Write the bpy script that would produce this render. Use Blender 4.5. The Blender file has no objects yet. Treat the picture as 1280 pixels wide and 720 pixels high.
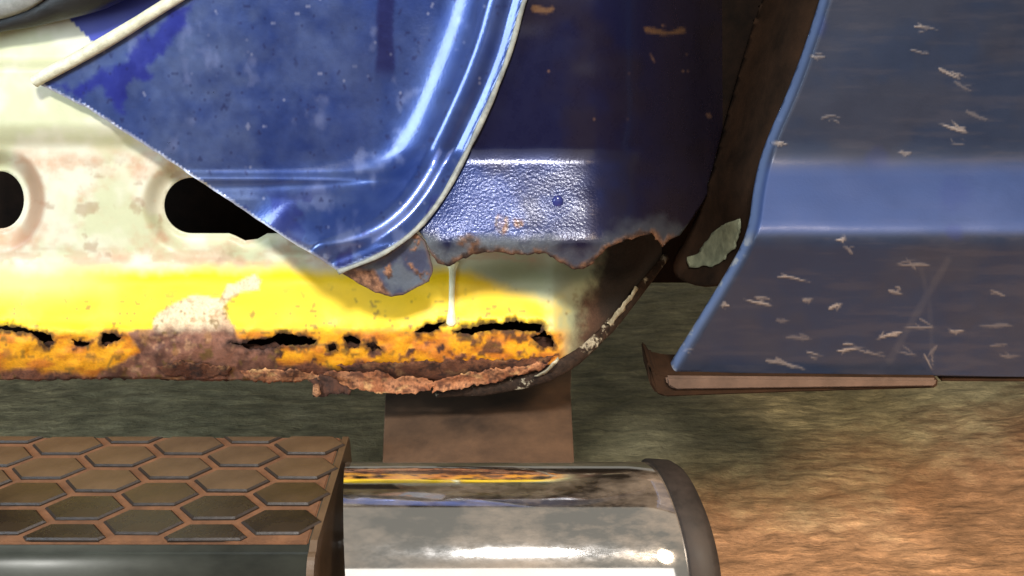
import bpy, bmesh, math, random
import numpy as np
from mathutils import Vector
from mathutils.geometry import delaunay_2d_cdt

random.seed(4)
sc = bpy.context.scene
COL = sc.collection

# ------------------------------------------------------------------ camera
FPX = 640 / math.tan(math.radians(30))          # focal length in photo pixels
PITCH = math.radians(24)
CAM = np.array([0.0, -0.70, 0.88])
cd = bpy.data.cameras.new('camera'); cam = bpy.data.objects.new('camera', cd); COL.objects.link(cam)
cam.location = CAM; cam.rotation_euler = (math.pi/2 - PITCH, 0, 0)
cd.sensor_width = 36; cd.lens = 18 / math.tan(math.radians(30)); cd.clip_start = 0.02; cd.clip_end = 200
sc.camera = cam

# ------------------------------------------------------------------ light
w = bpy.data.worlds.new('World'); sc.world = w; w.use_nodes = True
w.node_tree.nodes['Background'].inputs[0].default_value = (0.90, 0.86, 0.74, 1)
w.node_tree.nodes['Background'].inputs[1].default_value = 0.29

def area(name, loc, target, size, size_y, power, col, spread=180):
    l = bpy.data.lights.new(name, 'AREA'); l.shape = 'RECTANGLE'; l.size = size; l.size_y = size_y
    l.energy = power; l.color = col; l.spread = math.radians(spread)
    o = bpy.data.objects.new(name, l); COL.objects.link(o); o.location = loc
    o.rotation_euler = (Vector(target) - Vector(loc)).to_track_quat('-Z', 'Y').to_euler()
    return o
# hand-held work lamp above the camera, cool white
area('work_lamp', (0.02, -1.05, 1.62), (-0.40, 0.0, 0.62), 0.18, 0.14, 14.8, (1.0, 0.975, 0.93), 130)
# cold area lamp added at left for the pale streak on the jamb roll
area('jamb_streak_fill', (-1.25, -0.78, 0.98), (-0.05, 0.02, 0.74), 0.50, 0.60, 15, (0.66, 0.84, 1.0))
# wide area lamp added far behind the camera for chrome reflections and fill
area('rear_fill', (0.3, -4.2, 1.85), (0, 0, 0.4), 3.6, 2.3, 38, (1.0, 0.94, 0.86))
# warm spot added to brighten the floor in front and its reflection in chrome
sl = bpy.data.lights.new('floor_fill', 'SPOT'); sl.energy = 210; sl.color = (1.0, 0.77, 0.54); sl.shadow_soft_size = .16
sl.spot_size = math.radians(62); sl.spot_blend = .7
so = bpy.data.objects.new('floor_fill', sl); COL.objects.link(so); so.location = (0.50, -0.98, 1.38)
so.rotation_euler = (Vector((.50, -.28, 0)) - Vector(so.location)).to_track_quat('-Z', 'Y').to_euler()

sc.view_settings.view_transform = 'Standard'
sc.view_settings.look = 'None'
sc.view_settings.exposure = 0.0
sc.view_settings.gamma = 1.0

# ------------------------------------------------------------------ helpers
cp, sp = math.cos(PITCH), math.sin(PITCH)

def rays(px, py):
    px = np.asarray(px, float); py = np.asarray(py, float)
    a = (px - 640) / FPX; b = (360 - py) / FPX
    return np.stack([a, cp + b*sp, -sp + b*cp], -1)
def at(px, py, Y):                               # point on the sheet at depth Y
    v = rays(px, py); t = (np.asarray(Y, float) - CAM[1]) / v[..., 1]
    return CAM + v * t[..., None]
def atz(px, py, z):
    v = rays(px, py); t = (z - CAM[2]) / v[..., 2]
    return CAM + v * t[..., None]

def hash2(ix, iy, s):
    h = (ix.astype(np.int64)*374761393 + iy.astype(np.int64)*668265263 + s*982451653) & 0xffffffff
    h = ((h ^ (h >> 13)) * 1274126177) & 0xffffffff
    return ((h ^ (h >> 16)) & 0xffff) / 65535.0
def vnoise(x, y, s=0):
    x = np.asarray(x, float); y = np.asarray(y, float)
    ix = np.floor(x); iy = np.floor(y); fx = x-ix; fy = y-iy
    fx = fx*fx*(3-2*fx); fy = fy*fy*(3-2*fy)
    a = hash2(ix, iy, s); b = hash2(ix+1, iy, s); c = hash2(ix, iy+1, s); d = hash2(ix+1, iy+1, s)
    return (a*(1-fx)+b*fx)*(1-fy) + (c*(1-fx)+d*fx)*fy
def fbm(x, y, s=0, o=4):
    r = 0; a = 0.5; t = 0
    for k in range(o):
        r = r + a*vnoise(x*2**k, y*2**k, s+17*k); t += a; a *= 0.55
    return r / t
def sstep(a, b, x):
    t = np.clip((x-a)/(b-a), 0, 1); return t*t*(3-2*t)
def inside(poly, x, y):
    r = np.zeros(x.shape, bool); n = len(poly)
    for i in range(n):
        x0, y0 = poly[i]; x1, y1 = poly[(i+1) % n]
        if y0 == y1: continue
        c = ((y0 > y) != (y1 > y)) & (x < (x1-x0)*(y-y0)/(y1-y0) + x0)
        r ^= c
    return r
def pdist(pts, x, y, closed=False):
    d = np.full(x.shape, 1e9); n = len(pts)
    for i in range(n if closed else n-1):
        x0, y0 = pts[i]; x1, y1 = pts[(i+1) % n]
        dx, dy = x1-x0, y1-y0; L = dx*dx+dy*dy + 1e-9
        t = np.clip(((x-x0)*dx + (y-y0)*dy)/L, 0, 1)
        d = np.minimum(d, np.hypot(x-x0-t*dx, y-y0-t*dy))
    return d
def sdist(poly, x, y):                           # signed: negative inside
    d = pdist(poly, x, y, True); return np.where(inside(poly, x, y), -d, d)
def dens(pts, step, closed=True, rough=0, seed=0):
    out = []; n = len(pts)
    for i in range(n if closed else n-1):
        a = np.array(pts[i], float); b = np.array(pts[(i+1) % n], float)
        k = max(1, int(np.hypot(*(b-a))/step))
        for j in range(k): out.append(a + (b-a)*j/k)
    if not closed: out.append(np.array(pts[-1], float))
    out = np.array(out)
    if rough:
        out[:, 0] += rough*2*(fbm(out[:, 0]*.11, out[:, 1]*.11, seed)-.5)
        out[:, 1] += rough*2*(fbm(out[:, 0]*.11+40, out[:, 1]*.11, seed+5)-.5)
    return [tuple(p) for p in out]
def smooth(pts, k=2):                            # Chaikin, open line
    for _ in range(k):
        o = [pts[0]]
        for a, b in zip(pts[:-1], pts[1:]):
            o += [tuple(.75*np.array(a)+.25*np.array(b)), tuple(.25*np.array(a)+.75*np.array(b))]
        pts = o + [pts[-1]]
    return pts

def mesh_obj(name, verts, faces, mat, parent=None, smooth_sh=True):
    me = bpy.data.meshes.new(name); me.from_pydata([tuple(v) for v in verts], [], faces); me.update()
    if smooth_sh: me.polygons.foreach_set('use_smooth', [True]*len(me.polygons))
    me.materials.append(mat)
    o = bpy.data.objects.new(name, me); COL.objects.link(o)
    if parent is not None: o.parent = parent
    return o

def sheet(name, poly, holes, step, depth, mat, parent, color=None, thick=0.0012, lump=None):
    """pressed steel sheet: outline and cut-outs, dense inside, depth from its pressed profile"""
    xs = [p[0] for p in poly]; ys = [p[1] for p in poly]
    gx, gy = np.meshgrid(np.arange(min(xs), max(xs), step), np.arange(min(ys), max(ys), step))
    gx = gx + (np.arange(gx.shape[0]) % 2)[:, None]*step*.5
    gx = gx.ravel(); gy = gy.ravel()
    keep = inside(poly, gx, gy) & (pdist(poly, gx, gy, True) > step*.45)
    gx, gy = gx[keep], gy[keep]
    for h in holes:
        k = ~inside(h, gx, gy) & (pdist(h, gx, gy, True) > step*.45)
        gx, gy = gx[k], gy[k]
    pts = [Vector((a, b)) for a, b in zip(gx, gy)]; edges = []
    for lp in [poly] + list(holes):
        s = len(pts); pts += [Vector(p) for p in lp]
        edges += [(s+i, s+(i+1) % len(lp)) for i in range(len(lp))]
    v, e, f, *_ = delaunay_2d_cdt(pts, edges, [], 0, 1e-4)
    V = np.array([tuple(p) for p in v]); F = np.array([t for t in f if len(t) == 3])
    c = V[F].mean(1)
    k = inside(poly, c[:, 0], c[:, 1])
    for h in holes: k &= ~inside(h, c[:, 0], c[:, 1])
    F = F[k]
    x, y = V[:, 0], V[:, 1]
    W = at(x, y, depth(x, y))
    n = np.cross(W[F[:, 1]]-W[F[:, 0]], W[F[:, 2]]-W[F[:, 0]])
    flip = (n*(CAM-W[F[:, 0]])).sum(1) < 0
    F[flip] = F[flip][:, ::-1]
    used = np.unique(F); rm = -np.ones(len(V), int); rm[used] = np.arange(len(used))
    o = mesh_obj(name, W[used], rm[F].tolist(), mat, parent)
    if color is not None:
        cc, rust, *pk = color(x[used], y[used])
        pk = pk[0] if pk else np.ones(len(cc))
        ca = o.data.attributes.new('paint', 'FLOAT_COLOR', 'POINT')
        ca.data.foreach_set('color', np.concatenate([np.clip(cc, 0, 1), pk[:, None]], 1).astype(np.float32).ravel())
        ra = o.data.attributes.new('rust', 'FLOAT', 'POINT')
        ra.data.foreach_set('value', np.clip(rust, 0, 1).astype(np.float32))
    if thick:
        m = o.modifiers.new('thickness', 'SOLIDIFY'); m.thickness = thick; m.offset = -1
    return o

def tube(name, pts, rad, mat, parent, seg=12, flat=1.0):
    """swept round bar; rad a number or one per point"""
    P = np.array(pts, float); n = len(P); R = np.full(n, rad) if np.isscalar(rad) else np.array(rad)
    T = np.gradient(P, axis=0); T /= np.linalg.norm(T, axis=1)[:, None]
    ref = np.array([0, -1., 0.2])
    vs = []; fs = []
    for i in range(n):
        a = np.cross(T[i], ref); a /= np.linalg.norm(a) + 1e-9; b = np.cross(T[i], a)
        for k in range(seg):
            t = 2*math.pi*k/seg
            vs.append(P[i] + R[i]*(a*math.cos(t) + b*math.sin(t)*flat))
    for i in range(n-1):
        for k in range(seg):
            fs.append((i*seg+k, i*seg+(k+1) % seg, (i+1)*seg+(k+1) % seg, (i+1)*seg+k))
    fs.append(tuple(range(seg))[::-1]); fs.append(tuple((n-1)*seg+k for k in range(seg)))
    return mesh_obj(name, vs, fs, mat, parent)

def box(name, x0, x1, y0, y1, z0, z1, mat, parent, bev=0.002):
    bm = bmesh.new(); bmesh.ops.create_cube(bm, size=1)
    for v in bm.verts:
        v.co = Vector((x0+(v.co.x+.5)*(x1-x0), y0+(v.co.y+.5)*(y1-y0), z0+(v.co.z+.5)*(z1-z0)))
    if bev: bmesh.ops.bevel(bm, geom=bm.edges[:], offset=bev, segments=2, affect='EDGES')
    me = bpy.data.meshes.new(name); bm.to_mesh(me); bm.free(); me.materials.append(mat)
    o = bpy.data.objects.new(name, me); COL.objects.link(o); o.parent = parent
    return o

def lin(r, g, b):
    f = lambda c: c/12.92 if c <= .04045 else ((c+.055)/1.055)**2.4
    return np.array([f(r/255), f(g/255), f(b/255)])
def mixc(a, b, t):
    t = np.asarray(t)[:, None]; return a*(1-t) + b*t

# ------------------------------------------------------------------ materials
def nodes(name):
    m = bpy.data.materials.new(name); m.use_nodes = True
    t = m.node_tree; return m, t, t.nodes['Principled BSDF'], t.links
def N(t, kind, **kw):
    n = t.nodes.new(kind)
    for k, v in kw.items(): setattr(n, k, v)
    return n
def coord(t, scale=(1, 1, 1)):
    tc = N(t, 'ShaderNodeTexCoord'); mp = N(t, 'ShaderNodeMapping'); mp.inputs['Scale'].default_value = scale
    t.links.new(tc.outputs['Object'], mp.inputs['Vector']); return mp.outputs['Vector']
def noise(t, scale, vec, detail=6, rough=.6):
    n = N(t, 'ShaderNodeTexNoise'); n.inputs['Scale'].default_value = scale
    n.inputs['Detail'].default_value = detail; n.inputs['Roughness'].default_value = rough
    t.links.new(vec, n.inputs['Vector']); return n.outputs['Fac']
def ramp(t, fac, stops):
    r = N(t, 'ShaderNodeValToRGB'); e = r.color_ramp.elements
    while len(e) < len(stops): e.new(.5)
    for el, (p, c) in zip(e, stops):
        el.position = p; el.color = (*c, 1) if len(c) == 3 else c
    t.links.new(fac, r.inputs['Fac']); return r.outputs['Color']
def mixn(t, fac, a, b, mode='MIX'):
    m = N(t, 'ShaderNodeMix', data_type='RGBA', blend_type=mode)
    for s, v in ((m.inputs['Factor'], fac), (m.inputs[6], a), (m.inputs[7], b)):
        if isinstance(v, (int, float)): s.default_value = v
        elif isinstance(v, tuple): s.default_value = (*v, 1)
        else: t.links.new(v, s)
    return m.outputs[2]
def mrange(t, v, a, b, c, d):
    n = N(t, 'ShaderNodeMapRange')
    for i, q in enumerate((a, b, c, d)): n.inputs[i+1].default_value = q
    t.links.new(v, n.inputs[0]); return n.outputs[0]
def math_n(t, op, a, b):
    n = N(t, 'ShaderNodeMath', operation=op)
    for s, v in ((n.inputs[0], a), (n.inputs[1], b)):
        if isinstance(v, (int, float)): s.default_value = v
        else: t.links.new(v, s)
    return n.outputs[0]
def bump(t, h, strength, dist, bsdf):
    b = N(t, 'ShaderNodeBump'); b.inputs['Strength'].default_value = strength; b.inputs['Distance'].default_value = dist
    t.links.new(h, b.inputs['Height']); t.links.new(b.outputs[0], bsdf.inputs['Normal']); return b

def painted(name, rough, metallic, coat, coat_rough, peel, rust_rough=.9, spec=.5):
    """painted steel whose colour and rust come from the sheet's own paint and rust maps"""
    m, t, b, L = nodes(name); v = coord(t)
    at_ = N(t, 'ShaderNodeAttribute', attribute_name='paint'); ar = N(t, 'ShaderNodeAttribute', attribute_name='rust')
    n1 = noise(t, 55, v, 8, .7); n2 = noise(t, 420, v, 4, .6)
    grain = ramp(t, n1, [(.25, (.72, .70, .70)), (.75, (1.12, 1.12, 1.12))])
    fine = ramp(t, n2, [(.3, (.55, .52, .50)), (.7, (1.25, 1.2, 1.15))])
    one = mixn(t, .28, at_.outputs['Color'], mixn(t, 1.0, at_.outputs['Color'], grain, 'MULTIPLY'))
    rr = mixn(t, 1.0, at_.outputs['Color'], fine, 'MULTIPLY')
    L.new(mixn(t, ar.outputs['Fac'], one, rr), b.inputs['Base Color'])
    inv = math_n(t, 'SUBTRACT', 1.0, ar.outputs['Fac'])
    ro = math_n(t, 'ADD', math_n(t, 'MULTIPLY', ar.outputs['Fac'], rust_rough-rough), mrange(t, n1, .3, .7, rough-.07, rough+.1))
    L.new(ro, b.inputs['Roughness']); b.inputs['Specular IOR Level'].default_value = spec
    L.new(math_n(t, 'MULTIPLY', inv, metallic), b.inputs['Metallic'])
    L.new(math_n(t, 'MULTIPLY', inv, coat), b.inputs['Coat Weight']); b.inputs['Coat Roughness'].default_value = coat_rough
    n3 = noise(t, 470, v, 3, .5); n4 = noise(t, 160, v, 8, .75)
    h = math_n(t, 'ADD', math_n(t, 'MULTIPLY', math_n(t, 'MULTIPLY', n3, peel), at_.outputs['Alpha']), math_n(t, 'MULTIPLY', math_n(t, 'MULTIPLY', n4, ar.outputs['Fac']), 4.0))
    bp = bump(t, h, .55, .0012, b); L.new(bp.outputs[0], b.inputs['Coat Normal'])
    return m

M = {}
M['primer'] = painted('primer_over_steel', .52, 0, .12, .3, .12)
M['blue'] = painted('blue_car_paint', .34, .6, .9, .13, .12)
M['blue_dusty'] = painted('dusty_blue_car_paint', .50, .30, .16, .25, .10, spec=.25)
M['blue_peel'] = painted('blue_paint_over_rust_proofing', .28, .2, .24, .14, .60, spec=.2)

def simple(name, c1, c2, scale, rough, metallic=0, bstr=.4, bdist=.001, bscale=None, stretch=(1, 1, 1), spec=.5):
    m, t, b, L = nodes(name); v = coord(t, stretch)
    n = noise(t, scale, v, 8, .65)
    L.new(ramp(t, n, [(.3, c1), (.7, c2)]), b.inputs['Base Color'])
    L.new(mrange(t, n, .3, .7, rough-.08, rough+.08), b.inputs['Roughness'])
    b.inputs['Metallic'].default_value = metallic; b.inputs['Specular IOR Level'].default_value = spec
    bump(t, noise(t, bscale or scale*3, v, 6, .65), bstr, bdist, b)
    return m
C = lambda *a: tuple(lin(*a))
M['rust_pale'] = simple('flaking_pale_rust', C(96, 54, 34), C(206, 148, 104), 110, .95, 0, 1.0, .004, 330)
M['rust_dark'] = simple('dark_scaly_rust', C(34, 20, 13), C(92, 54, 36), 120, .9, 0, .9, .002)
M['cavity'] = simple('dark_cavity', C(16, 11, 8), C(34, 24, 18), 40, .95, spec=.1)
M['bare'] = simple('bare_scraped_edge', C(120, 112, 90), C(205, 198, 172), 130, .5, .2, .5, .001)
M['sealer'] = simple('cream_seam_sealer', C(168, 165, 140), C(222, 218, 192), 120, .45, 0, .5, .001)
M['flap'] = simple('weathered_grey_primer', C(58, 66, 82), C(128, 130, 136), 60, .55, .1, .6, .0015)
M['rubber'] = simple('black_rubber', C(14, 13, 12), C(30, 28, 26), 80, .55)
M['trim'] = simple('grey_plastic_trim', C(120, 122, 118), C(150, 151, 146), 160, .5, 0, .3, .0006)
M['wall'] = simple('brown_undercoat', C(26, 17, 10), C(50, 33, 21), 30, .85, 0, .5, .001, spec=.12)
M['tan'] = simple('dusty_tan_flange', C(68, 53, 44), C(92, 72, 60), 45, .75)
M['bracket'] = simple('mud_coated_bracket', C(60, 44, 32), C(108, 80, 57), 22, .85, 0, .5, .0012, stretch=(1, .4, 1))
M['cap'] = simple('dusty_black_plastic', C(26, 22, 20), C(46, 39, 35), 50, .65, 0, .3, .0006, spec=.25)
M['pad'] = simple('dusty_rubber_pad', C(72, 55, 39), C(104, 80, 57), 22, .5, 0, .35, .0006, 300)
M['pad_mid'] = simple('half_dusty_rubber_pad', C(40, 31, 22), C(78, 60, 42), 22, .36, 0, .35, .0006, 300)
M['pad_worn'] = simple('wiped_rubber_pad', C(24, 19, 15), C(52, 40, 30), 22, .28, 0, .3, .0005, 300)
M['pad_side'] = simple('dark_rubber_side', C(30, 22, 17), C(48, 35, 26), 60, .4)
M['groove'] = simple('dried_mud', C(92, 60, 38), C(128, 86, 56), 60, .9, 0, .8, .0012)
M['nosing'] = simple('grey_step_nosing', C(36, 38, 35), C(68, 71, 64), 16, .38, .1, .2, .0005, stretch=(.5, 1, 1))
def lip_mat():
    m, t, b, L = nodes('scraped_corner_lip'); v = coord(t)
    n = noise(t, 34, v, 9, .72); k = noise(t, 160, v, 5, .7)
    base = ramp(t, k, [(.3, C(24, 17, 12)), (.7, C(58, 42, 32))])
    f = ramp(t, n, [(.56, (0, 0, 0)), (.61, (1, 1, 1))])
    L.new(mixn(t, f, base, ramp(t, k, [(.3, C(120, 104, 84)), (.7, C(190, 182, 158))])), b.inputs['Base Color'])
    b.inputs['Roughness'].default_value = .75; b.inputs['Specular IOR Level'].default_value = .2
    bump(t, math_n(t, 'ADD', n, k), .8, .002, b); return m
M['lip'] = lip_mat()
M['seam'] = simple('aged_seam_sealer', C(88, 90, 92), C(176, 176, 162), 70, .5, 0, .6, .001)
M['old_paint'] = simple('old_grey_green_paint', C(92, 94, 74), C(140, 140, 112), 80, .6)
M['drip'] = simple('pale_wet_drip', C(225, 222, 170), C(250, 248, 215), 80, .12, 0, .1)

def chrome_mat():
    m, t, b, L = nodes('dusty_chrome'); v = coord(t, (1, 2.2, 2.2))
    n = noise(t, 9, v, 8, .62); n2 = noise(t, 60, v, 6, .7)
    f = math_n(t, 'ADD', math_n(t, 'MULTIPLY', n, .8), math_n(t, 'MULTIPLY', n2, .2))
    d = mrange(t, f, .48, .74, .02, .38)
    b.inputs['Metallic'].default_value = 1; L.new(mrange(t, n2, .3, .7, .045, .11), b.inputs['Roughness'])
    b.inputs['Base Color'].default_value = (.70, .70, .71, 1)
    ds = N(t, 'ShaderNodeBsdfDiffuse'); ds.inputs['Color'].default_value = (*lin(186, 168, 150), 1)
    mx = N(t, 'ShaderNodeMixShader'); L.new(d, mx.inputs[0]); L.new(b.outputs[0], mx.inputs[1]); L.new(ds.outputs[0], mx.inputs[2])
    L.new(mx.outputs[0], t.nodes['Material Output'].inputs['Surface'])
    bump(t, noise(t, 5, v, 2, .4), .08, .004, b)
    return m
M['chrome'] = chrome_mat()

def ground_mat():
    m, t, b, L = nodes('packed_dirt'); v = coord(t)
    def streak(rz, sx, sy, sc_):
        mp = N(t, 'ShaderNodeMapping'); mp.inputs['Rotation'].default_value = (0, 0, rz); mp.inputs['Scale'].default_value = (sx, sy, 1)
        L.new(v, mp.inputs['Vector']); return noise(t, sc_, mp.outputs['Vector'], 7, .68)
    a = noise(t, 4.0, v, 10, .66); k = noise(t, 110, v, 6, .7); s1 = streak(.12, 12, 60, 1.0); s2 = streak(-.7, 16, 64, 1.0)
    big = noise(t, 2.3, v, 5, .6)
    st = mixn(t, ramp(t, big, [(.42, (0, 0, 0)), (.58, (1, 1, 1))]), s1, s2)
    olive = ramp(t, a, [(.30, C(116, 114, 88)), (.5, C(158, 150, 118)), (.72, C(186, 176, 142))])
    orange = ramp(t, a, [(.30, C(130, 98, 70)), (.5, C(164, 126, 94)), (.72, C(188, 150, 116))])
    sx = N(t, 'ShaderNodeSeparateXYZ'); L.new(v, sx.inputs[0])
    # orange-brown towards the front, olive behind, meeting in an uneven line
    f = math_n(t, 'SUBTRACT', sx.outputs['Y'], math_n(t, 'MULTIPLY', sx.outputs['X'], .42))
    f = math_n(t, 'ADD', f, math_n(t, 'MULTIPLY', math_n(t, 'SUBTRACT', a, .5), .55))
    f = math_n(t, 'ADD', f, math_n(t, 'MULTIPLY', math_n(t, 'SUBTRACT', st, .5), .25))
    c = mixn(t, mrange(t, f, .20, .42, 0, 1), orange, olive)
    c = mixn(t, .6, c, ramp(t, st, [(.38, (.30, .30, .27)), (.50, (.9, .9, .87)), (.58, (1.3, 1.27, 1.2)), (.66, (2.2, 2.15, 2.0))]), 'MULTIPLY')
    c = mixn(t, .45, c, ramp(t, k, [(.3, (.5, .5, .46)), (.7, (1.35, 1.3, 1.25))]), 'MULTIPLY')
    dk = noise(t, 3.4, v, 6, .7); c = mixn(t, .8, c, ramp(t, dk, [(.30, (.35, .36, .34)), (.40, (1, 1, 1))]), 'MULTIPLY')
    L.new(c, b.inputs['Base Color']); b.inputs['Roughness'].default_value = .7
    bump(t, math_n(t, 'ADD', st, math_n(t, 'MULTIPLY', k, .4)), 1.0, .006, b)
    return m
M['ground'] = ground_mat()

# ------------------------------------------------------------------ ground
xs = np.concatenate([np.linspace(-30, -1.4, 12)[:-1], np.linspace(-1.4, 1.4, 420), np.linspace(1.4, 30, 12)[1:]])
ys = np.concatenate([np.linspace(-30, -1.0, 12)[:-1], np.linspace(-1.0, 2.4, 480), np.linspace(2.4, 30, 12)[1:]])
gx, gy = np.meshgrid(xs, ys)
rot = .35; u = gx*math.cos(rot)+gy*math.sin(rot); vv = -gx*math.sin(rot)+gy*math.cos(rot)
rid = 1-abs(2*fbm(u*4.5+.6*fbm(u*3, vv*3, 41, 2), vv*15, 33, 4)-1)
gz = .004*rid**2 + .005*(1-abs(2*fbm(u*13, vv*34, 37, 3)-1))**2 + .008*(fbm(u*7, vv*12, 3, 5)-.5) + .006*(fbm(u*22, vv*60, 9, 4)-.5) + .03*(fbm(gx*1.5, gy*1.5, 21, 2)-.5)
nx, ny = len(xs), len(ys)
fs = [(j*nx+i, j*nx+i+1, (j+1)*nx+i+1, (j+1)*nx+i) for j in range(ny-1) for i in range(nx-1)]
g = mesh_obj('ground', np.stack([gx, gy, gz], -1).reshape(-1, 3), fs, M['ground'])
g['kind'] = 'structure'

# ------------------------------------------------------------------ the truck
truck = bpy.data.objects.new('pickup_truck', None); COL.objects.link(truck)
truck['label'] = 'blue pickup truck with a cut-open, rusted yellow and cream sill above its side step'
truck['category'] = 'pickup truck'

def curve(tab):
    a = np.array(tab, float); return lambda q: np.interp(q, a[:, 0], a[:, 1])

# edges read off the photograph
EDGE = smooth([(700, -130), (657, 0), (641, 62), (622, 112), (599, 163), (575, 212), (550, 256), (519, 292), (478, 320), (425, 340)])
LIP = smooth([(545, 494), (610, 487), (668, 474), (716, 452), (756, 416), (795, 368), (826, 330), (852, 292)])
BEDFRONT = smooth([(1045, -80), (1025, 0), (991, 100), (955, 180), (942, 230), (935, 292), (905, 345), (868, 405), (835, 458)])

# --- inner sill -------------------------------------------------------------
sill_prof = curve([(-80, .066), (28, .060), (76, .056), (84, .040), (158, .037), (172, .043), (182, .050), (318, .050), (332, .046), (352, .033),
                   (400, .018), (414, .011), (440, .012), (458, .018), (480, .034)])
def sill_prof_s(y): return sum(sill_prof(y+d) for d in (-5, -2.5, 0, 2.5, 5))/5
HOLE1 = [(0+30*math.cos(a), 250+36*math.sin(a)) for a in np.linspace(0, 2*math.pi, 48)[:-1]]
HOLE2 = [(240+35*math.cos(a), 257+35*math.sin(a)) for a in np.linspace(math.pi/2, 3*math.pi/2, 24)] + [(470, 222), (470, 292), (334, 292), (322, 299), (306, 301), (294, 295), (286, 292)]
HOLE2 = dens(HOLE2, 5)
def sill_depth(x, y):
    Y = sill_prof_s(y)
    d1 = np.hypot(x/.86, y-250); Y = Y + .017*(1-sstep(40, 66, d1))
    d2 = np.maximum(sdist(HOLE2, x, y), 0); Y = Y + .015*(1-sstep(3, 30, d2))
    low = sstep(400, 425, y)
    Y = Y + low*.007*(fbm(x*.05, y*.07, 31)-.5) + sstep(300, 330, y)*.003*(fbm(x*.02, y*.03, 12, 2)-.5)
    Y = Y + .0016*(fbm(x*.012, y*.02, 77, 2)-.5)
    t = np.clip((x-690)/150, 0, 2); Y = Y + .16*t**1.5
    return Y
# rusted-through openings along the fold of the sill
def blob(pts, r=3, s=0):
    q = np.array(dens(pts, 2, True, r, s))
    q[:, 0] += 3.2*(vnoise(q[:, 0]*.35, q[:, 1]*.35, s+70)-.5); q[:, 1] += 3.6*(vnoise(q[:, 0]*.35+9, q[:, 1]*.35, s+71)-.5)
    return [tuple(p) for p in q]
RHOLES = [
    blob([(-30, 404), (10, 408), (38, 411), (62, 421), (68, 427), (60, 437), (50, 428), (40, 418), (10, 413), (-30, 411)], 3, 1),
    blob([(88, 424), (100, 427), (113, 429), (108, 433), (92, 432)], 2, 2),
    blob([(129, 418), (143, 417), (152, 423), (140, 427), (133, 433), (126, 432)], 2, 3),
    blob([(284, 428), (300, 430), (318, 426), (340, 421), (352, 416), (372, 420), (396, 424), (392, 430), (360, 432), (338, 436), (318, 437), (300, 434)], 3, 4),
    blob([(431, 424), (440, 419), (449, 424), (448, 434), (436, 437)], 3, 5),
    blob([(409, 432), (420, 431), (424, 439), (412, 441)], 2, 6),
    blob([(457, 430), (468, 428), (477, 437), (466, 440)], 2, 7),
    blob([(518, 414), (533, 405), (556, 403), (548, 411), (535, 416)], 2, 8),
    blob([(566, 416), (588, 409), (610, 405), (628, 405), (645, 400), (660, 404), (677, 404), (674, 416), (655, 414), (635, 412), (610, 414), (588, 418)], 3, 9),
    blob([(664, 421), (680, 415), (690, 421), (692, 434), (676, 434), (668, 428)], 3, 10),
]
PATCH = dens([(160, 414), (190, 411), (193, 398), (214, 380), (240, 369), (276, 371), (285, 355), (301, 352), (319, 343), (326, 352), (322, 362), (303, 366),
              (289, 372), (279, 386), (289, 405), (300, 423), (345, 436), (345, 490), (110, 490), (128, 463), (178, 440)], 4, True, 4, 60)
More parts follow.
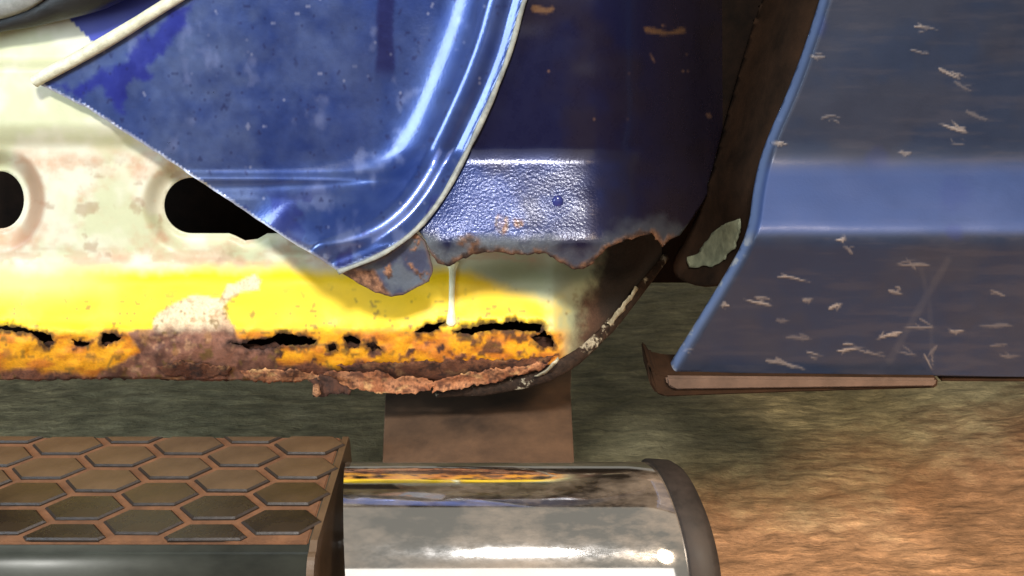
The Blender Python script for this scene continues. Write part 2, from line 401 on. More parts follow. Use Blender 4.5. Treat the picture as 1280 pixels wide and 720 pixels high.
def sill_color(x, y):
    n = fbm(x*.02, y*.02, 50); nf = fbm(x*.09, y*.09, 52); nv = fbm(x*.05, y*.02, 55)
    cream = np.tile(lin(208, 204, 182), (len(x), 1))
    cream = mixc(cream, lin(188, 190, 150), sstep(.42, .66, n)*.8)
    c = mixc(cream, lin(192, 150, 120), sstep(.45, .7, .7*fbm(x*.015, y*.03, 58)+.3*nf)*sstep(172, 205, y)*(1-sstep(325, 345, y))*.85)
    c = mixc(c, lin(150, 112, 84), sstep(.60, .68, fbm(x*.035, y*.05, 59))*sstep(185, 225, y)*(1-sstep(320, 340, y))*.5)
    c = mixc(c, lin(150, 156, 120), sstep(560, 640, x)*.75)  # grey-green shade under the outer skin, put into the cream
    c = mixc(c, lin(180, 150, 118), sstep(.5, .62, fbm(x*.03, y*.1, 66))*sstep(308, 316, y)*(1-sstep(326, 334, y))*.6)
    # yellow rust-proofing wax with a soft upper limit
    lim = 336 + 14*(fbm(x*.02, y*0, 62)-.5) + 8*(nf-.5) + 34*np.clip((x-560)/120, 0, 1)
    yel = sstep(-10, 12, y-lim)*(1-sstep(668, 716, x + 30*(nf-.5)))
    pale = (1-sstep(40, 190, x))*(1-sstep(340, 385, y))
    ycol = mixc(np.tile(lin(250, 206, 8), (len(x), 1)), lin(246, 226, 130), pale)
    c = mixc(c, ycol, yel)
    rust = np.zeros(len(x))
    # orange stain below the fold
    org = sstep(-5, 9, y-(411+10*(nf-.5)))*(1-sstep(690, 720, x))
    ocol = mixc(np.tile(lin(238, 158, 14), (len(x), 1)), lin(196, 104, 26), sstep(.38, .68, fbm(x*.04, y*.09, 70)))
    c = mixc(c, ocol, org*.92); rust = np.maximum(rust, org*.4)
    # brown rust gaining towards the bottom
    br = sstep(0, 10, y - (452 + 14*(1-sstep(110, 200, x)) + 34*(fbm(x*.018, y*.03, 72)-.5) + 10*(nf-.5)) + 0*x)
    br = np.maximum(br, sstep(.62, .70, fbm(x*.06, y*.07, 75))*sstep(418, 430, y)*(.4+.6*sstep(150, 330, x)))
    bcol = mixc(np.tile(lin(128, 78, 54), (len(x), 1)), lin(70, 40, 28), sstep(.4, .65, fbm(x*.08, y*.1, 78)))
    c = mixc(c, bcol, br); rust = np.maximum(rust, br)
    # bare rusty patch
    sd = sdist(PATCH, x, y); p = 1-sstep(-2, 2, sd)
    up = 1-sstep(398, 420, y+16*(nf-.5))
    pc = mixc(np.tile(lin(138, 92, 72), (len(x), 1)), lin(96, 60, 46), sstep(.45, .68, fbm(x*.07, y*.07, 80)))
    pc = mixc(pc, mixc(np.tile(lin(208, 172, 136), (len(x), 1)), lin(232, 210, 172), sstep(.4, .65, n)), up)
    pc = mixc(pc, lin(160, 112, 60), sstep(.62, .7, fbm(x*.05+9, y*.05, 82))*.6)
    pc = mixc(pc, lin(74, 46, 36), sstep(.60, .70, fbm(x*.14, y*.16, 84, 3))*.6*(1-.8*up))
    pc = mixc(pc, lin(196, 150, 110), sstep(.66, .74, fbm(x*.12+5, y*.16, 86, 3))*.5)
    c = mixc(c, pc, p); rust = np.where(p > .5, .55, rust)
    # dark scale round the rusted-through openings
    for h in RHOLES:
        d = sdist(h, x, y) + 16*(fbm(x*.12, y*.16, 101)-.5); k = 1-sstep(0, 6, d)
        c = mixc(c, lin(52, 30, 20), k*.9); rust = np.maximum(rust, k)
    big = inside(blob([(572, 418), (600, 414), (640, 413), (662, 424), (640, 440), (600, 444), (578, 432)], 5, 91), x, y)*1.0
    k = big*sstep(.38, .55, fbm(x*.09, y*.09, 93)); c = mixc(c, lin(78, 48, 34), k*.85); rust = np.maximum(rust, k*.8)
    # small specks on the yellow
    sp_ = sstep(.70, .74, fbm(x*.11, y*.13, 95, 3))*sstep(345, 390, y)*.7; c = mixc(c, lin(110, 84, 30), sp_)
    # corner at the right: bare rust and green-grey primer
    r = sstep(692, 722, x + 26*(nf-.5) - 14 - 26*(1-sstep(330, 400, y))); rc = mixc(np.tile(lin(92, 66, 50), (len(x), 1)), lin(52, 38, 29), sstep(.4, .65, fbm(x*.03, y*.03, 97)))
    rc = mixc(rc, lin(112, 108, 82), (1-sstep(335, 385, y))*(1-sstep(730, 765, x))*.9)
    rc = mixc(rc, lin(36, 28, 20), sstep(730, 765, x + 20*(nf-.5) + .35*(380-y)*(y < 380))*.95)  # shade of the hollow between skin and lip, painted in
    c = mixc(c, rc, r); rust = np.maximum(rust, r*.8)
    # blue paint left above on the jamb
    b = (y < 95)*(x > 98 + (y-35)*1.05 + 5*(fbm(x*.1, y*.1, 99)-.5))*1.0
    c = mixc(c, lin(52, 62, 158), b)
    d1 = np.hypot(x/.86, y-250); k = sstep(40, 46, d1)*(1-sstep(62, 70, d1))*sstep(8, 40, x)
    c = mixc(c, lin(150, 108, 78), k*.8)
    return c, rust
bottom = dens([(760, 416), (716, 452), (690, 462), (640, 470), (560, 478), (480, 476), (420, 474), (345, 475), (250, 476), (140, 473), (60, 476), (-60, 471)], 3, False, 3, 8)
sill_poly = [(-60, -70), (420, -70), (880, 200), (866, 270), (852, 300), (826, 334), (795, 372)] + bottom
sill = sheet('inner_sill', sill_poly, [HOLE1, HOLE2] + RHOLES, 3.0, sill_depth, M['primer'], truck, sill_color, .0016)
rp = dens([(-60, 430), (60, 428), (180, 432), (300, 430), (420, 433), (520, 420), (600, 418), (690, 422), (700, 455), (560, 474), (300, 474), (-60, 472)], 4, True, 6, 44)
sheet('inner_reinforcement', rp, [], 5, lambda x, y: sill_depth(x, y)+.012+.006*(fbm(x*.05, y*.06, 46)-.5), M['rust_dark'], sill, None, .001)
# closed box behind the sill
z0, z1 = .49, 1.06
box('sill_back_wall', -.75, .26, .19, .20, z0, z1, M['cavity'], truck, 0)
box('sill_floor', -.75, .06, .045, .19, z0-.006, z0-.001, M['cavity'], truck, 0)

# --- door jamb panel ----------------------------------------------------------
skin_prof = curve([(-140, .008), (188, .003), (202, 0), (292, -.036), (304, -.040), (345, -.034)])
def skin_prof_s(y): return sum(skin_prof(y+d) for d in (-4, -2, 0, 2, 4))/5
def skin_depth(x, y):
    t = np.clip((x-728)/150, 0, 2)
    return skin_prof_s(y) + .13*t**2.3 + .0016*(fbm(x*.02, y*.02, 5, 2)-.5)
roll = curve([(0, -.004), (8, -.005), (13, -.001), (20, .001), (30, -.003), (42, -.002), (58, .006), (80, .0155), (105, .0245), (135, .0315), (170, .036), (210, .038), (900, .038)])
def jamb_depth(x, y):
    d = pdist(EDGE, x, y)
    rd = sum(roll(d+q) for q in (-6, -4, -2, 0, 2, 4, 6))/7
    fl = rd/.038; fl = np.clip(fl, -.2, 1)
    base = skin_prof_s(y)
    Y = (base + rd)*(1-np.clip(fl, 0, 1)) + np.clip(fl, 0, 1)*.027
    Y = Y + np.clip(fl, 0, 1)*(-.006*sstep(212, 226, y) - .004*sstep(234, 250, y) + .003*sstep(222, 232, y))
    Y = Y + .0022*(fbm(x*.012, y*.012, 15, 2)-.5)
    return Y
def jamb_color(x, y):
    n = fbm(x*.015, y*.015, 110); nf = fbm(x*.06, y*.06, 112); nv = fbm(x*.03, y*.012, 114)
    deep = lin(34, 42, 140)
    c = np.tile(lin(36, 60, 124), (len(x), 1))
    haze_shade = sstep(.25, .75, .45*n+.25*nv+.3*nf)*(1-.55*sstep(300, 520, x))+.25*(1-sstep(150, 420, x))  # dust haze; its fade to the right is shade put into the colour
    c = mixc(c, lin(90, 107, 150), np.clip(haze_shade, 0, 1)*.8)
    c = mixc(c, lin(120, 132, 178), sstep(.62, .76, fbm(x*.03, y*.02, 116))*.5)
    # deep blue where the dust is wiped off
    wip = 1-sstep(-3, 5, sdist(blob([(60, 106), (100, 112), (120, 92), (155, 78), (170, 50), (215, 20), (240, 0), (215, 50), (190, 75), (185, 95), (162, 105), (150, 138), (138, 120), (128, 104), (100, 122)], 8, 115), x, y) + 14*(nf-.5))
    c = mixc(c, deep, wip*.85)
    run = sstep(468, 474, x+8*(nf-.5))*(1-sstep(490, 496, x+8*(nf-.5)))*(1-sstep(80, 105, y))
    c = mixc(c, lin(22, 26, 86), run*.8)
    dk = sstep(.60, .66, fbm(x*.02, y*.015, 119))*sstep(230, 260, y); c = mixc(c, deep*.6, dk*.7)
    sp_ = sstep(.74, .80, fbm(x*.13, y*.12, 121, 3)); c = mixc(c, lin(30, 34, 84), sp_*.6)
    sw = sstep(.83, .87, fbm(x*.1+7, y*.12, 123, 3)); c = mixc(c, lin(150, 156, 190), sw*.6)
    d = pdist(EDGE, x, y)
    edge = 1-sstep(2, 6, d+4*(nf-.5)); c = mixc(c, lin(150, 154, 158), edge*.9)
    brn = edge*sstep(225, 260, y)*sstep(.5, .6, nf); c = mixc(c, lin(120, 84, 56), brn*.7)
    cut = 1-sstep(1.0, 3.2, pdist(CUT, x, y)+1.5*(nf-.5)); c = mixc(c, lin(205, 205, 215), cut*.9)
    return c, np.maximum(edge*.5, cut*.3)
CUT = dens([(42, 101), (72, 117), (110, 136), (180, 181), (240, 220), (300, 260), (345, 290), (390, 318), (425, 340)], 6, False, 1.2, 130)
jamb_poly = CUT + [p for p in EDGE[::-1][1:]] + [(420, -130), (330, -78), (270, -36), (213, 0), (150, 42), (95, 74)]
jamb = sheet('door_jamb_panel', jamb_poly, [], 3.0, jamb_depth, M['blue'], truck, jamb_color, .0012)
# rolled cream flange along the top of the jamb
bp = smooth([(43, 102), (60, 92), (95, 74), (150, 42), (213, 2), (270, -34), (330, -76)], 2)
bp = np.array(bp); k = np.linspace(0, 1, len(bp))
tube('seam_sealer_bead', at(bp[:, 0], bp[:, 1], np.full(len(bp), .023)), .0042+.0012*fbm(k*9, k*0, 3), M['sealer'], jamb, 12)
# seam bead down the curved edge
ep = np.array(EDGE)[::1]; dY = skin_depth(ep[:, 0], ep[:, 1])-.006
kk = np.arange(len(ep))*.8
tube('edge_seam', at(ep[:, 0]-2, ep[:, 1], dY), .0010+.0020*fbm(kk, kk*0, 8), M['seam'], jamb, 10, .7)

# torn flap hanging under the jamb corner
flap_poly = dens([(426, 341), (452, 332), (480, 320), (519, 292), (530, 300), (537, 318), (541, 340), (536, 351), (520, 360), (504, 369), (490, 371), (470, 366), (452, 356)], 4, True, 1.5, 140)
def flap_color(x, y):
    nf = fbm(x*.06, y*.06, 141)
    c = np.tile(lin(92, 100, 112), (len(x), 1)); c = mixc(c, lin(60, 66, 92), sstep(.45, .65, fbm(x*.04, y*.04, 143)))
    r = np.maximum(sstep(0, 6, 474 - x + .55*(y-340) + 8*(nf-.5))*sstep(334, 340, y), sstep(.62, .70, fbm(x*.07, y*.05, 147)))
    rc = mixc(np.tile(lin(168, 122, 92), (len(x), 1)), lin(92, 62, 48), sstep(.45, .65, fbm(x*.12, y*.12, 145)))
    c = mixc(c, rc, r); e = 1-sstep(1.5, 4, pdist(flap_poly, x, y, True)); c = mixc(c, lin(110, 80, 60), e*.6)
    return c, np.maximum(r, .25)
sheet('torn_metal_flap', flap_poly, [], 2.5, lambda x, y: -.030 + .0003*(y-330)*.5 + .004*(fbm(x*.03, y*.03, 149)-.5), M['primer'], truck, flap_color, .0016)

# --- cab corner outer skin ----------------------------------------------------
SIL = [(850, 294), (868, 270), (884, 245), (902, 200), (926, 120), (958, 0), (1000, -130)]
rag = dens([(538, 318), (548, 331), (562, 333), (572, 325), (586, 321), (600, 316), (622, 315), (640, 318), (662, 317), (684, 318), (700, 327), (716, 335), (730, 336), (742, 327), (756, 312), (776, 303), (800, 294),
            (815, 291), (823, 300), (828, 309), (838, 300)], 3, False, 4, 150)
skin_poly = [p for p in EDGE if p[1] < 290] + [(532, 300)] + rag + SIL
RAG = rag
def skin_color(x, y):
    nf = fbm(x*.07, y*.07, 160); n = fbm(x*.02, y*.02, 161)
    c = np.tile(lin(20, 22, 52), (len(x), 1))
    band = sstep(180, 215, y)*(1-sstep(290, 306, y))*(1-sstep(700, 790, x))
    c = mixc(c, lin(27, 46, 100), band*.9)  # light caught by the slanted ledge, put into the paint colour
    c = mixc(c, lin(32, 25, 32), sstep(.4, .65, fbm(x*.012, y*.012, 163))*.6)
    c = mixc(c, lin(52, 42, 42), sstep(770, 850, x)*.5)
    d = pdist(RAG, x, y)
    grey = (1-sstep(8, 30, d + 24*(nf-.5)))*(1-sstep(640, 720, x)*.6); c = mixc(c, lin(98, 104, 110), grey*.8)
    r = 1-sstep(2, 9, d + 12*(nf-.5)); rc = mixc(np.tile(lin(112, 80, 58), (len(x), 1)), lin(58, 42, 34), sstep(.4, .62, fbm(x*.1, y*.1, 165)))
    c = mixc(c, rc, r*.95)
    sp2 = (1-sstep(6, 11, np.hypot((x-628)*.9, (y-281)*.7) + 8*(nf-.5))) + (1-sstep(4, 9, np.hypot(x-646, y-279) + 8*(nf-.5)))
    sp2 = np.maximum(sp2, 1-sstep(5, 12, np.hypot((x-586)*.7, y-303) + 8*(nf-.5)))
    c = mixc(c, mixc(np.tile(lin(98, 66, 44), (len(x), 1)), lin(52, 38, 34), sstep(.4, .6, fbm(x*.2, y*.2, 169, 3))), np.clip(sp2*(.35+1.1*sstep(.35, .6, fbm(x*.15, y*.15, 168))), 0, 1)*.9)
    ch = sstep(.84, .87, fbm(x*.07, y*.09, 167, 3))*(y < 185); c = mixc(c, lin(120, 90, 74), ch*.6)
    ch2 = 1-sstep(2, 5, pdist([(668, 10), (682, 14), (690, 12)], x, y) + 6*(nf-.5)); ch2 = np.maximum(ch2, 1-sstep(2, 5, pdist([(810, 38), (835, 42), (855, 38)], x, y) + 9*(nf-.5)))
    c = mixc(c, lin(112, 82, 58), ch2*.8)
    return c, np.clip(np.maximum(r, grey*.5), 0, 1), .06 + .94*sstep(180, 230, y)*(1-sstep(690, 785, x))
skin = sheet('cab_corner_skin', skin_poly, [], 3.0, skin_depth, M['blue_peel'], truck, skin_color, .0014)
# drip of paint frozen on the band
c0 = at(697, 252, skin_depth(np.array([697.]), np.array([252.]))[0])
bm = bmesh.new(); bmesh.ops.create_uvsphere(bm, u_segments=16, v_segments=10, radius=.0052)
for v in bm.verts: v.co = Vector((v.co.x*.9, v.co.y*.6, v.co.z*1.15 if v.co.z < 0 else v.co.z))
me = bpy.data.meshes.new('paint_drop'); bm.to_mesh(me); bm.free(); me.polygons.foreach_set('use_smooth', [True]*len(me.polygons))
bd, tt, bb, _ = nodes('blue_gloss_drop'); bb.inputs['Base Color'].default_value = (*lin(46, 52, 110), 1); bb.inputs['Roughness'].default_value = .15
me.materials.append(bd); o = bpy.data.objects.new('paint_drop', me); COL.objects.link(o); o.location = c0; o.parent = skin

# --- pale drip running over the yellow sill
dy = np.linspace(326, 408, 24); dx = 566 - 2*np.sin((dy-326)/60)
dr = .0036 + .0032*(1-sstep(0, 14, dy-326)) + .0012*sstep(-18, 0, dy-402) - .0009*np.sin((dy-326)/82*math.pi)
dr[-1] *= .4
sdp = sill_depth(dx, dy)
tube('wax_drip', at(dx, dy, sdp-.0012), dr, M['drip'], sill, 12, .7)

# --- rusted bottom lip and flakes
lp = np.array(dens(LIP, 8, False)); sY = sill_depth(lp[:, 0], lp[:, 1])-.006
lw = np.interp(lp[:, 0], [545, 600, 680, 720, 790, 852], [.002, .0055, .0075, .0065, .0055, .004])*(.85+.4*fbm(lp[:, 0]*.06, lp[:, 1]*0, 5))
tube('corner_bottom_lip', at(lp[:, 0], lp[:, 1], sY), lw, M['lip'], truck, 14, .5)
def chip(name, poly, Y, mat, parent, rough=2, seed=0, amp=.006, thick=.002, step=3):
    q = dens(poly, step, True, rough, seed)
    f = Y if callable(Y) else (lambda x, y: np.full(len(x), Y))
    return sheet(name, q, [], step, lambda x, y: f(x, y)+amp*(fbm(x*.06, y*.08, seed+3)-.5) + .5*amp*(fbm(x*.22, y*.30, seed+4, 3)-.5), mat, parent, None, thick)
lipY = lambda x, y: sill_depth(x, np.minimum(y, 478)) - .010
def flake_color(dark):
    def f(x, y):
        nf = fbm(x*.10, y*.16, 205); n = fbm(x*.03, y*.07, 207)
        c = np.tile(lin(178, 122, 84), (len(x), 1)); c = mixc(c, lin(150, 92, 58), sstep(.40, .62, n)); c = mixc(c, lin(96, 58, 40), sstep(.54, .66, nf)*.9)
        c = mixc(c, lin(222, 178, 120), sstep(.60, .72, fbm(x*.05+4, y*.12, 209))*.6)
        cr = 1-sstep(.0, .035, abs(fbm(x*.035, y*.06, 211)-.5)); c = mixc(c, lin(58, 34, 24), cr*.8)
        if dark: c = c*np.array([.36, .30, .28])
        return c, np.ones(len(x))
    return f
def flake(name, poly, Y, seed, dark, amp):
    q = np.array(dens(poly, 2, True, 3, seed)); q[:, 0] += 3*(vnoise(q[:, 0]*.3, q[:, 1]*.3, seed+1)-.5); q[:, 1] += 4*(vnoise(q[:, 0]*.3, q[:, 1]*.3+7, seed+2)-.5)
    return sheet(name, [tuple(p) for p in q], [], 2.2, lambda x, y: Y(x, y)+amp*(fbm(x*.04, y*.07, seed+3)-.5)+.22*amp*(fbm(x*.25, y*.3, seed+4, 3)-.5), M['primer'], truck, flake_color(dark), .0009)
flake('rust_scale', [(420, 458), (470, 453), (540, 452), (600, 450), (650, 450), (694, 446), (684, 456), (640, 462), (590, 470), (548, 478), (500, 474), (450, 470)], lambda x, y: sill_depth(x, y)-.004, 220, True, .007)
flake('rust_flake', [(396, 472), (426, 463), (450, 466), (470, 464), (496, 471), (522, 471), (546, 477), (540, 486), (524, 491), (500, 494), (486, 491), (466, 491), (438, 486), (414, 483)], lambda x, y: lipY(x, y)-.00045*(y-466), 200, False, .007)
flake('rust_flake', [(540, 480), (558, 472), (584, 468), (620, 461), (655, 457), (688, 453), (680, 461), (662, 466), (640, 471), (618, 478), (592, 481), (566, 488), (540, 491)], lambda x, y: lipY(x, y)-.0004*(y-466), 212, False, .006)
flake('rust_flake', [(300, 466), (330, 461), (362, 463), (392, 466), (404, 474), (372, 477), (336, 477), (308, 474)], lambda x, y: sill_depth(x, y)-.004, 216, False, .006)
flake('rust_scale', [(196, 458), (226, 452), (262, 456), (290, 462), (282, 471), (240, 473), (206, 469)], lambda x, y: sill_depth(x, y)-.003, 226, True, .006)
chip('torn_rust_curl', [(386, 474), (404, 470), (420, 476), (438, 486), (436, 494), (416, 492), (404, 497), (392, 496), (396, 486)], lambda x, y: lipY(x, y)-.004-.0005*(x-400), M['rust_dark'], truck, 2, 230, .012, .002)
chip('rust_crumb', [(390, 482), (398, 482), (402, 492), (396, 497), (390, 492)], lambda x, y: lipY(x, y)-.010, M['rust_pale'], truck, 2, 233, .004, .003)
chip('bare_metal_edge', [(760, 404), (772, 388), (786, 370), (794, 358), (797, 361), (790, 374), (781, 386), (774, 396), (764, 408)], lambda x, y: sill_depth(x, y)-.014, M['bare'], truck, 3, 240, .004, .0008, 2)
chip('bare_metal_edge', [(668, 470), (682, 462), (694, 450), (699, 445), (700, 449), (690, 460), (680, 468)], lambda x, y: sill_depth(x, y)-.014, M['bare'], truck, 3, 244, .004, .0008, 2)
# --- upper left: door seal and trim
sp_ = smooth([(-60, 52), (0, 34), (40, 22), (84, 2), (130, -24), (200, -70)], 2); sp_ = np.array(sp_)
tube('door_seal', at(sp_[:, 0], sp_[:, 1]-4, np.full(len(sp_), .040)), np.interp(sp_[:, 0], [-60, 0, 60, 110, 200], [.006, .006, .012, .020, .026]), M['rubber'], truck, 16)
tp = np.array(dens(smooth([(-70, 36), (0, 27), (40, 14), (66, -4), (110, -40)], 2), 6, False))
vs = []; fs = []
for i, (a, b) in enumerate(tp):
    for k, (off, Y) in enumerate([(0, .050), (-2, .030), (-7, .022), (-30, .020), (-110, .060)]):
        vs.append(at(a+off*.3, b+off, Y))
for i in range(len(tp)-1):
    for k in range(4): fs.append((i*5+k, (i+1)*5+k, (i+1)*5+k+1, i*5+k+1))
tr = mesh_obj('sill_trim_plate', vs, fs, M['trim'], truck); mo = tr.modifiers.new('thickness', 'SOLIDIFY'); mo.thickness = .003

# --- truck bed ------------------------------------------------------------------
bed_prof = curve([(-120, .010), (190, -.004), (206, -.008), (290, -.046), (298, -.048), (310, -.046), (480, -.012)])
def bed_depth(x, y):
    d = pdist(BEDFRONT, x, y)
    Y = sum(bed_prof(y+q) for q in (-14, -9, -4, 0, 4, 9, 14))/7
    return Y + .020*(1-np.clip(d/16, 0, 1))**2 + .0022*(fbm(x*.01, y*.012, 170, 2)-.5)
rs = random.Random(12)
STR = []
for (x, y, L, a) in [(1020, 70, 26, 8), (1150, 66, 26, 3), (1190, 92, 36, 20), (1205, 108, 30, 25), (1160, 36, 36, 4), (1040, 148, 30, 2), (1225, 145, 38, 30), (1190, 160, 44, 8), (1195, 178, 26, 5), (1130, 190, 22, -4),
                     (975, 180, 24, 18), (972, 150, 12, -10), (1060, 312, 18, 25), (1140, 331, 48, 3), (995, 350, 50, 5), (945, 377, 44, 18), (1000, 423, 36, 0), (985, 458, 60, 8), (1065, 437, 40, 0), (1095, 442, 50, 12),
                     (1145, 408, 50, 8), (1110, 420, 40, -8), (1195, 416, 26, 0), (1250, 432, 26, -4), (1130, 440, 40, 10), (1160, 455, 30, 60), (1165, 440, 24, -60), (860, 438, 18, -4), (905, 383, 16, 4), (1045, 383, 20, -5),
                     (1245, 366, 28, 5), (1265, 445, 34, 10), (1010, 373, 16, -5), (980, 400, 20, 6), (1020, 442, 26, 4), (1240, 408, 60, -10), (1120, 365, 20, 15), (1050, 300, 20, 0)]:
    a = math.radians(a + rs.uniform(-6, 6)); dx, dy = math.cos(a)*L/2, math.sin(a)*L/2
    STR.append((x, y, dx, dy, rs.uniform(.2, 1.5), rs.choice([.3, .45, .6, .95])))
def bed_color(x, y):
    nf = fbm(x*.06, y*.06, 180); n = fbm(x*.012, y*.015, 181); ns = fbm(x*.015, y*.12, 183)
    c = np.tile(lin(38, 48, 70), (len(x), 1))
    c = mixc(c, lin(52, 54, 66), sstep(.35, .65, n)*.6)
    c = mixc(c, lin(62, 62, 74), sstep(.5, .75, ns)*.4)
    band = sstep(190, 222, y)*(1-sstep(284, 298, y)); c = mixc(c, lin(48, 68, 116), band*.8)  # band facing up: its brighter, bluer light is put into the paint
    wip = 1-sstep(6, 15, np.hypot(x-1194, y-291) + 8*(nf-.5)); wip = np.maximum(wip, .7*(1-sstep(10, 30, np.hypot(x-1195, y-240)+20*(nf-.5))))
    wip = np.maximum(wip, .6*(1-sstep(6, 20, np.hypot(x-1098, y-198)+16*(nf-.5)))); wip = np.maximum(wip, 1-sstep(4, 14, np.hypot((x-1026)*1.3, (y-30)*.6)+6*(nf-.5)))
    c = mixc(c, lin(34, 46, 106), wip*.3)
    s = np.zeros(len(x)); wob = 7*(fbm(x*.08, y*.08, 185)-.5); wob2 = 5*(vnoise(x*.16, y*.3, 187)-.3)
    q = random.Random(77)
    for (cx, cy, dx, dy, wd, al) in STR:
        near = (abs(x-cx) < 45) & (abs(y-cy) < 40)
        if not near.any(): continue
        L2 = math.hypot(dx, dy)
        for part in range(3):
            a = math.atan2(dy, dx) + (0, q.uniform(.12, .5), q.uniform(-.4, .1))[part]; l = L2*(1, q.uniform(.35, .7), q.uniform(.25, .6))[part]
            ox, oy = (0, 0) if part == 0 else (q.uniform(-.4, .7)*dx, q.uniform(-4, 4))
            X = x[near]-cx-ox; Yq = y[near]-cy-oy; ca, sa = math.cos(a), math.sin(a)
            tt_ = (X*ca+Yq*sa+l)/(2*l); v = -X*sa+Yq*ca + q.uniform(1, 3)*np.sin(tt_*q.uniform(2, 4)+q.uniform(0, 6)) + .35*wob[near]
            tq = np.clip(tt_, 0, 1); wd_ = (wd*.9+.9)*np.sin(math.pi*tq**q.choice([.45, .6, 1.5]))*(1, .8, .6)[part]
            k = al*(1, .8, .6)[part]*(1-sstep(wd_-.9, wd_+.9, abs(v)))*((tt_ > 0) & (tt_ < 1))*sstep(0, 1.0, wd_)
            s[near] = np.maximum(s[near], k)
    ln = pdist([(1185, 325), (1150, 385), (1112, 450)], x, y) + 3*(nf-.5); s = np.maximum(s, .06*(1-sstep(2, 7, ln)))
    ln = pdist([(1150, 330), (1162, 380), (1166, 460)], x, y) + 3*(nf-.5); s = np.maximum(s, .04*(1-sstep(1, 5, ln)))
    c = mixc(c, lin(156, 144, 136), s*.7)
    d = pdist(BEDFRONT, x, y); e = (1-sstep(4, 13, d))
    c = mixc(c, lin(128, 150, 196), e*.8)  # blue-white highlight painted along the rolled front edge
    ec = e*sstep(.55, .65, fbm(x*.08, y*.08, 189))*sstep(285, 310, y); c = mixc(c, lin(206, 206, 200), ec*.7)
    return c, np.maximum(s*.5, 0)
bed_poly = BEDFRONT + [(836, 466), (1000, 468), (1160, 470), (1340, 472), (1340, -80)]
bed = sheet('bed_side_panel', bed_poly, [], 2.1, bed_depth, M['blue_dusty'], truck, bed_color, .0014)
# bottom flange: dark channel with the tan face of the rail in it
def bar(name, pts, Y0, Y1, mat, parent, thick=.0, bev=.0015):
    """solid bar: outline swept from depth Y0 back to Y1"""
    P = np.array(pts, float); A = at(P[:, 0], P[:, 1], np.full(len(P), Y0)); B = A.copy(); B[:, 1] = Y1
    n = len(P); vs = list(A)+list(B)
    bm = bmesh.new(); V = [bm.verts.new(v) for v in vs]
    bm.faces.new(V[:n]); bm.faces.new(V[n:][::-1])
    for i in range(n): bm.faces.new((V[i], V[n+i], V[n+(i+1) % n], V[(i+1) % n]))
    bmesh.ops.recalc_face_normals(bm, faces=bm.faces[:])
    bmesh.ops.bevel(bm, geom=bm.edges[:], offset=bev, segments=2, affect='EDGES')
    me = bpy.data.meshes.new(name); bm.to_mesh(me); bm.free(); me.materials.append(mat)
    me.polygons.foreach_set('use_smooth', [False]*len(me.polygons))
    o = bpy.data.objects.new(name, me); COL.objects.link(o); o.parent = parent; return o
bar('bed_bottom_channel', [(809, 454), (813, 455), (820, 466), (838, 470), (1174, 474), (1172, 486), (1000, 491), (832, 497), (820, 493), (812, 480)], -.022, .02, M['wall'], bed, bev=.002)
bar('bed_bottom_rail', [(832, 471), (1172, 474), (1170, 484), (1000, 486), (844, 488), (834, 482)], -.027, -.0225, M['tan'], bed, bev=.002)
bar('bed_underside_flange', [(1176, 472), (1340, 473), (1340, 478), (1176, 477)], -.010, .12, M['wall'], bed, bev=.001)
c0 = at(829, 459, -.03)
# front wall of the bed in the gap, and paint left on it
wall_poly = dens(smooth([(1010, -130), (950, 0), (912, 128), (884, 236), (858, 300), (842, 326), (842, 344), (858, 354), (884, 358), (912, 350)], 1), 6, False) + [(950, 300), (985, 180), (1060, -130)]
def wall_depth(x, y):
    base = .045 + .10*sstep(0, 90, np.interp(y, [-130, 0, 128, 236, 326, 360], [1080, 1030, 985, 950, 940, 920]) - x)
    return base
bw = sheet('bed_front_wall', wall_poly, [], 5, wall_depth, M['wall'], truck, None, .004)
ch = chip('old_paint_patch', [(858, 322), (872, 318), (884, 300), (900, 284), (922, 274), (926, 290), (916, 310), (900, 328), (890, 334), (878, 332), (862, 336)], lambda x, y: wall_depth(x, y)-.004, M['old_paint'], bw, 4, 260, .002, .001, 3)
# body above and behind, keeping the light out
box('underbody', -1.2, 1.5, .34, 1.35, .60, .75, M['cavity'], truck, .01)
box('cab_back_panel', -.6, .36, .21, .24, .62, 1.5, M['cavity'], truck, .004)
box('bed_inner_wall', .30, 1.4, .22, .25, .60, 1.5, M['cavity'], truck, .004)

# --- side step: tread -------------------------------------------------------------
ZT = .443; YF, YB = -.181, -.040; XR = -.149; XL = -.80
# moulded body of the tread: flat top, rounded front nose
prof = [(YB, ZT-.045), (YB-.001, ZT-.004), (YB-.004, ZT)]
prof += [(YF+.004, ZT), (YF, ZT-.002)]
for a in np.linspace(10, 100, 22):
    prof.append((YF-.004 - .030*math.sin(math.radians(a-10)), ZT-.004-.10*(1-math.cos(math.radians(a-10)))))
prof += [(YB-.05, ZT-.12)]
def extr(name, prof, x0, x1, mat, parent, bev=0):
    n = len(prof); bm = bmesh.new()
    A = [bm.verts.new((x0, a, b)) for a, b in prof]; B = [bm.verts.new((x1, a, b)) for a, b in prof]
    bm.faces.new(A); bm.faces.new(B[::-1])
    for i in range(n): bm.faces.new((A[i], B[i], B[(i+1) % n], A[(i+1) % n]))
    bmesh.ops.recalc_face_normals(bm, faces=bm.faces[:])
    me = bpy.data.meshes.new(name); bm.to_mesh(me); bm.free(); me.materials.append(mat)
    o = bpy.data.objects.new(name, me); COL.objects.link(o)
    if parent: o.parent = parent
    return o
tread = extr('step_tread', prof, XL, XR, M['nosing'], truck)
for p in tread.data.polygons: p.use_smooth = abs(p.normal.x) < .5 and p.normal.y < -.2
box('tread_mat', XL, XR-.001, YF+.0005, YB-.003, ZT-.002, ZT+.0012, M['groove'], tread, .001)
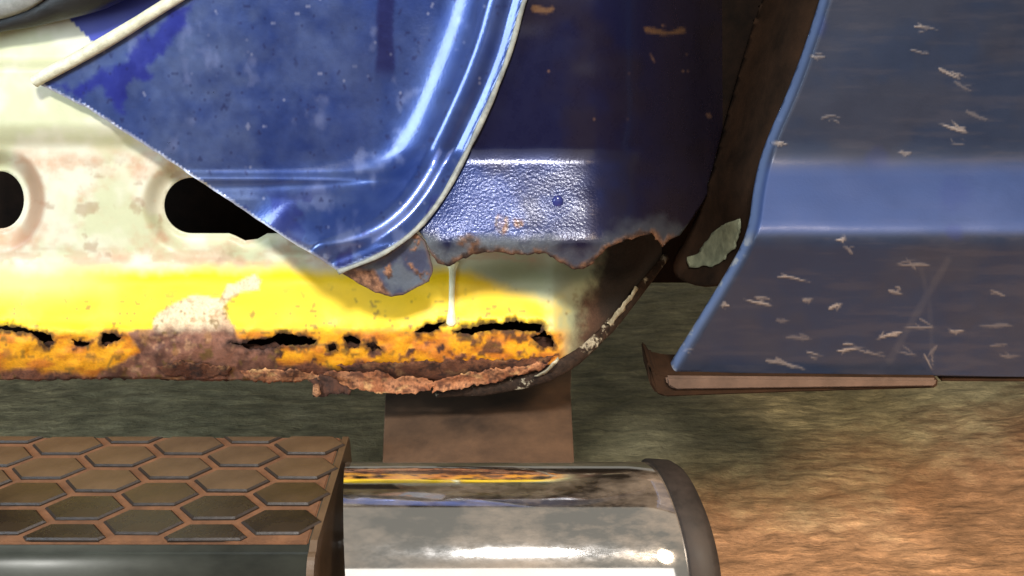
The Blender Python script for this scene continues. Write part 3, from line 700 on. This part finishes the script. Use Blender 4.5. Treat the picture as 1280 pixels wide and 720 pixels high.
# raised hexagonal pads
HW, HF, HH = .0304, .0160, .0141; PX, PY = .0522, .0342
hexp = [(-HW, 0), (-HF, HH), (HF, HH), (HW, 0), (HF, -HH), (-HF, -HH)]
def clip(poly, axis, lim, keep_less):
    out = []
    for i in range(len(poly)):
        a, b = poly[i], poly[(i+1) % len(poly)]
        ia = (a[axis] <= lim) == keep_less; ib = (b[axis] <= lim) == keep_less
        if ia: out.append(a)
        if ia != ib:
            t = (lim-a[axis])/(b[axis]-a[axis]); out.append((a[0]+t*(b[0]-a[0]), a[1]+t*(b[1]-a[1])))
    return out
def pad_mesh(poly, h=.0030, top_mat='pad'):
    bm = bmesh.new(); A = [bm.verts.new((a*1.02, b*1.02, 0)) for a, b in poly]; B = [bm.verts.new((a, b, h)) for a, b in poly]
    n = len(poly); top = bm.faces.new(B); bm.faces.new(A[::-1])
    for i in range(n): bm.faces.new((A[i], A[(i+1) % n], B[(i+1) % n], B[i]))
    bmesh.ops.recalc_face_normals(bm, faces=bm.faces[:])
    bmesh.ops.bevel(bm, geom=list(top.edges), offset=.0013, segments=1, affect='EDGES')
    me = bpy.data.meshes.new('hexagonal_pad'); bm.to_mesh(me); bm.free(); me.materials.append(M[top_mat]); me.materials.append(M['pad_side'])
    for p in me.polygons:
        if p.normal.z < .95: p.material_index = 1
    return me
full = pad_mesh(hexp); full_worn = pad_mesh(hexp, top_mat='pad_worn'); full_mid = pad_mesh(hexp, top_mat='pad_mid')
Y0 = -.056; X0 = -.1745
for c in range(0, 8):
    for r in range(-1, 6):
        cx = X0 - c*PX; cy = Y0 - r*PY + (PY/2 if c % 2 else 0)
        pl = [(a+cx, b+cy) for a, b in hexp]
        cl = clip(clip(pl, 1, YB-.004, True), 1, YF+.0015, False)
        if len(cl) < 3 or max(p[1] for p in cl)-min(p[1] for p in cl) < .006: continue
        whole = len(cl) == 6 and abs(min(p[1] for p in cl)-(cy-HH)) < 1e-6 and abs(max(p[1] for p in cl)-(cy+HH)) < 1e-6
        if whole: me = full_worn if cy < -.138 else full_mid if cy < -.11 else full; loc = (cx, cy, ZT+.0008)
        else:
            my = sum(p[1] for p in cl)/len(cl); me = pad_mesh([(a-cx, b-my) for a, b in cl], top_mat='pad_worn' if cy < -.13 else 'pad'); loc = (cx, my, ZT+.0008)
        o = bpy.data.objects.new('hexagonal_pad', me); COL.objects.link(o); o.parent = tread; o.location = (loc[0], loc[1], loc[2]-random.uniform(0, .0006)); o.rotation_euler.z = random.uniform(-.012, .012)
# rim at the end of the tread
extr('tread_end_rim', [(a*1.0 - (.002 if a < -.1 else -.001), b+.002) for a, b in prof], XR+.0005, XR+.006, M['pad'], tread)

# --- side step: chrome tube, end cap, bracket ----------------------------------------
TY, TZ, TR = -.114, .88-.498, .070; OY, OZ = 1.12, .95
def ring(x_of, r, n=96):
    return [(x_of(t), TY + OY*r*math.cos(t), TZ + OZ*r*math.sin(t)) for t in np.linspace(0, 2*math.pi, n, endpoint=False)]
slant = lambda x: (lambda t: x - .012*math.cos(t))
def tubeshell(name, stations, mat, parent, n=96, close=True):
    vs = []; fs = []
    for (x, r) in stations: vs += ring(slant(x), r, n)
    for i in range(len(stations)-1):
        for k in range(n): fs.append((i*n+k, i*n+(k+1) % n, (i+1)*n+(k+1) % n, (i+1)*n+k))
    if close: fs.append(tuple(range((len(stations)-1)*n, len(stations)*n)))
    o = mesh_obj(name, vs, fs, mat, parent); return o
st = tubeshell('step_tube', [(XR+.014, TR), (0, TR), (.10, TR), (.122, TR), (.1235, TR-.0008)], M['chrome'], truck)
tubeshell('end_cap', [(.1215, TR-.002), (.1225, TR+.0016), (.124, TR+.003), (.140, TR+.002), (.145, TR-.001), (.147, TR-.006), (.1475, TR-.014)], M['cap'], st)
# flat bracket going back and up under the sill
A = [atz(477, 600, .442), atz(719, 600, .442), at(713, 486, .17), at(482, 486, .17), at(714, 460, .27), at(482, 460, .27)]
bk = mesh_obj('step_bracket', A, [(0, 1, 2, 3), (3, 2, 4, 5)], M['bracket'], truck)
mo = bk.modifiers.new('thickness', 'SOLIDIFY'); mo.thickness = .006; mo = bk.modifiers.new('edge', 'BEVEL'); mo.width = .0015; mo.segments = 2
print('tris', sum(len(o.data.polygons) for o in bpy.data.objects if o.type == 'MESH'))
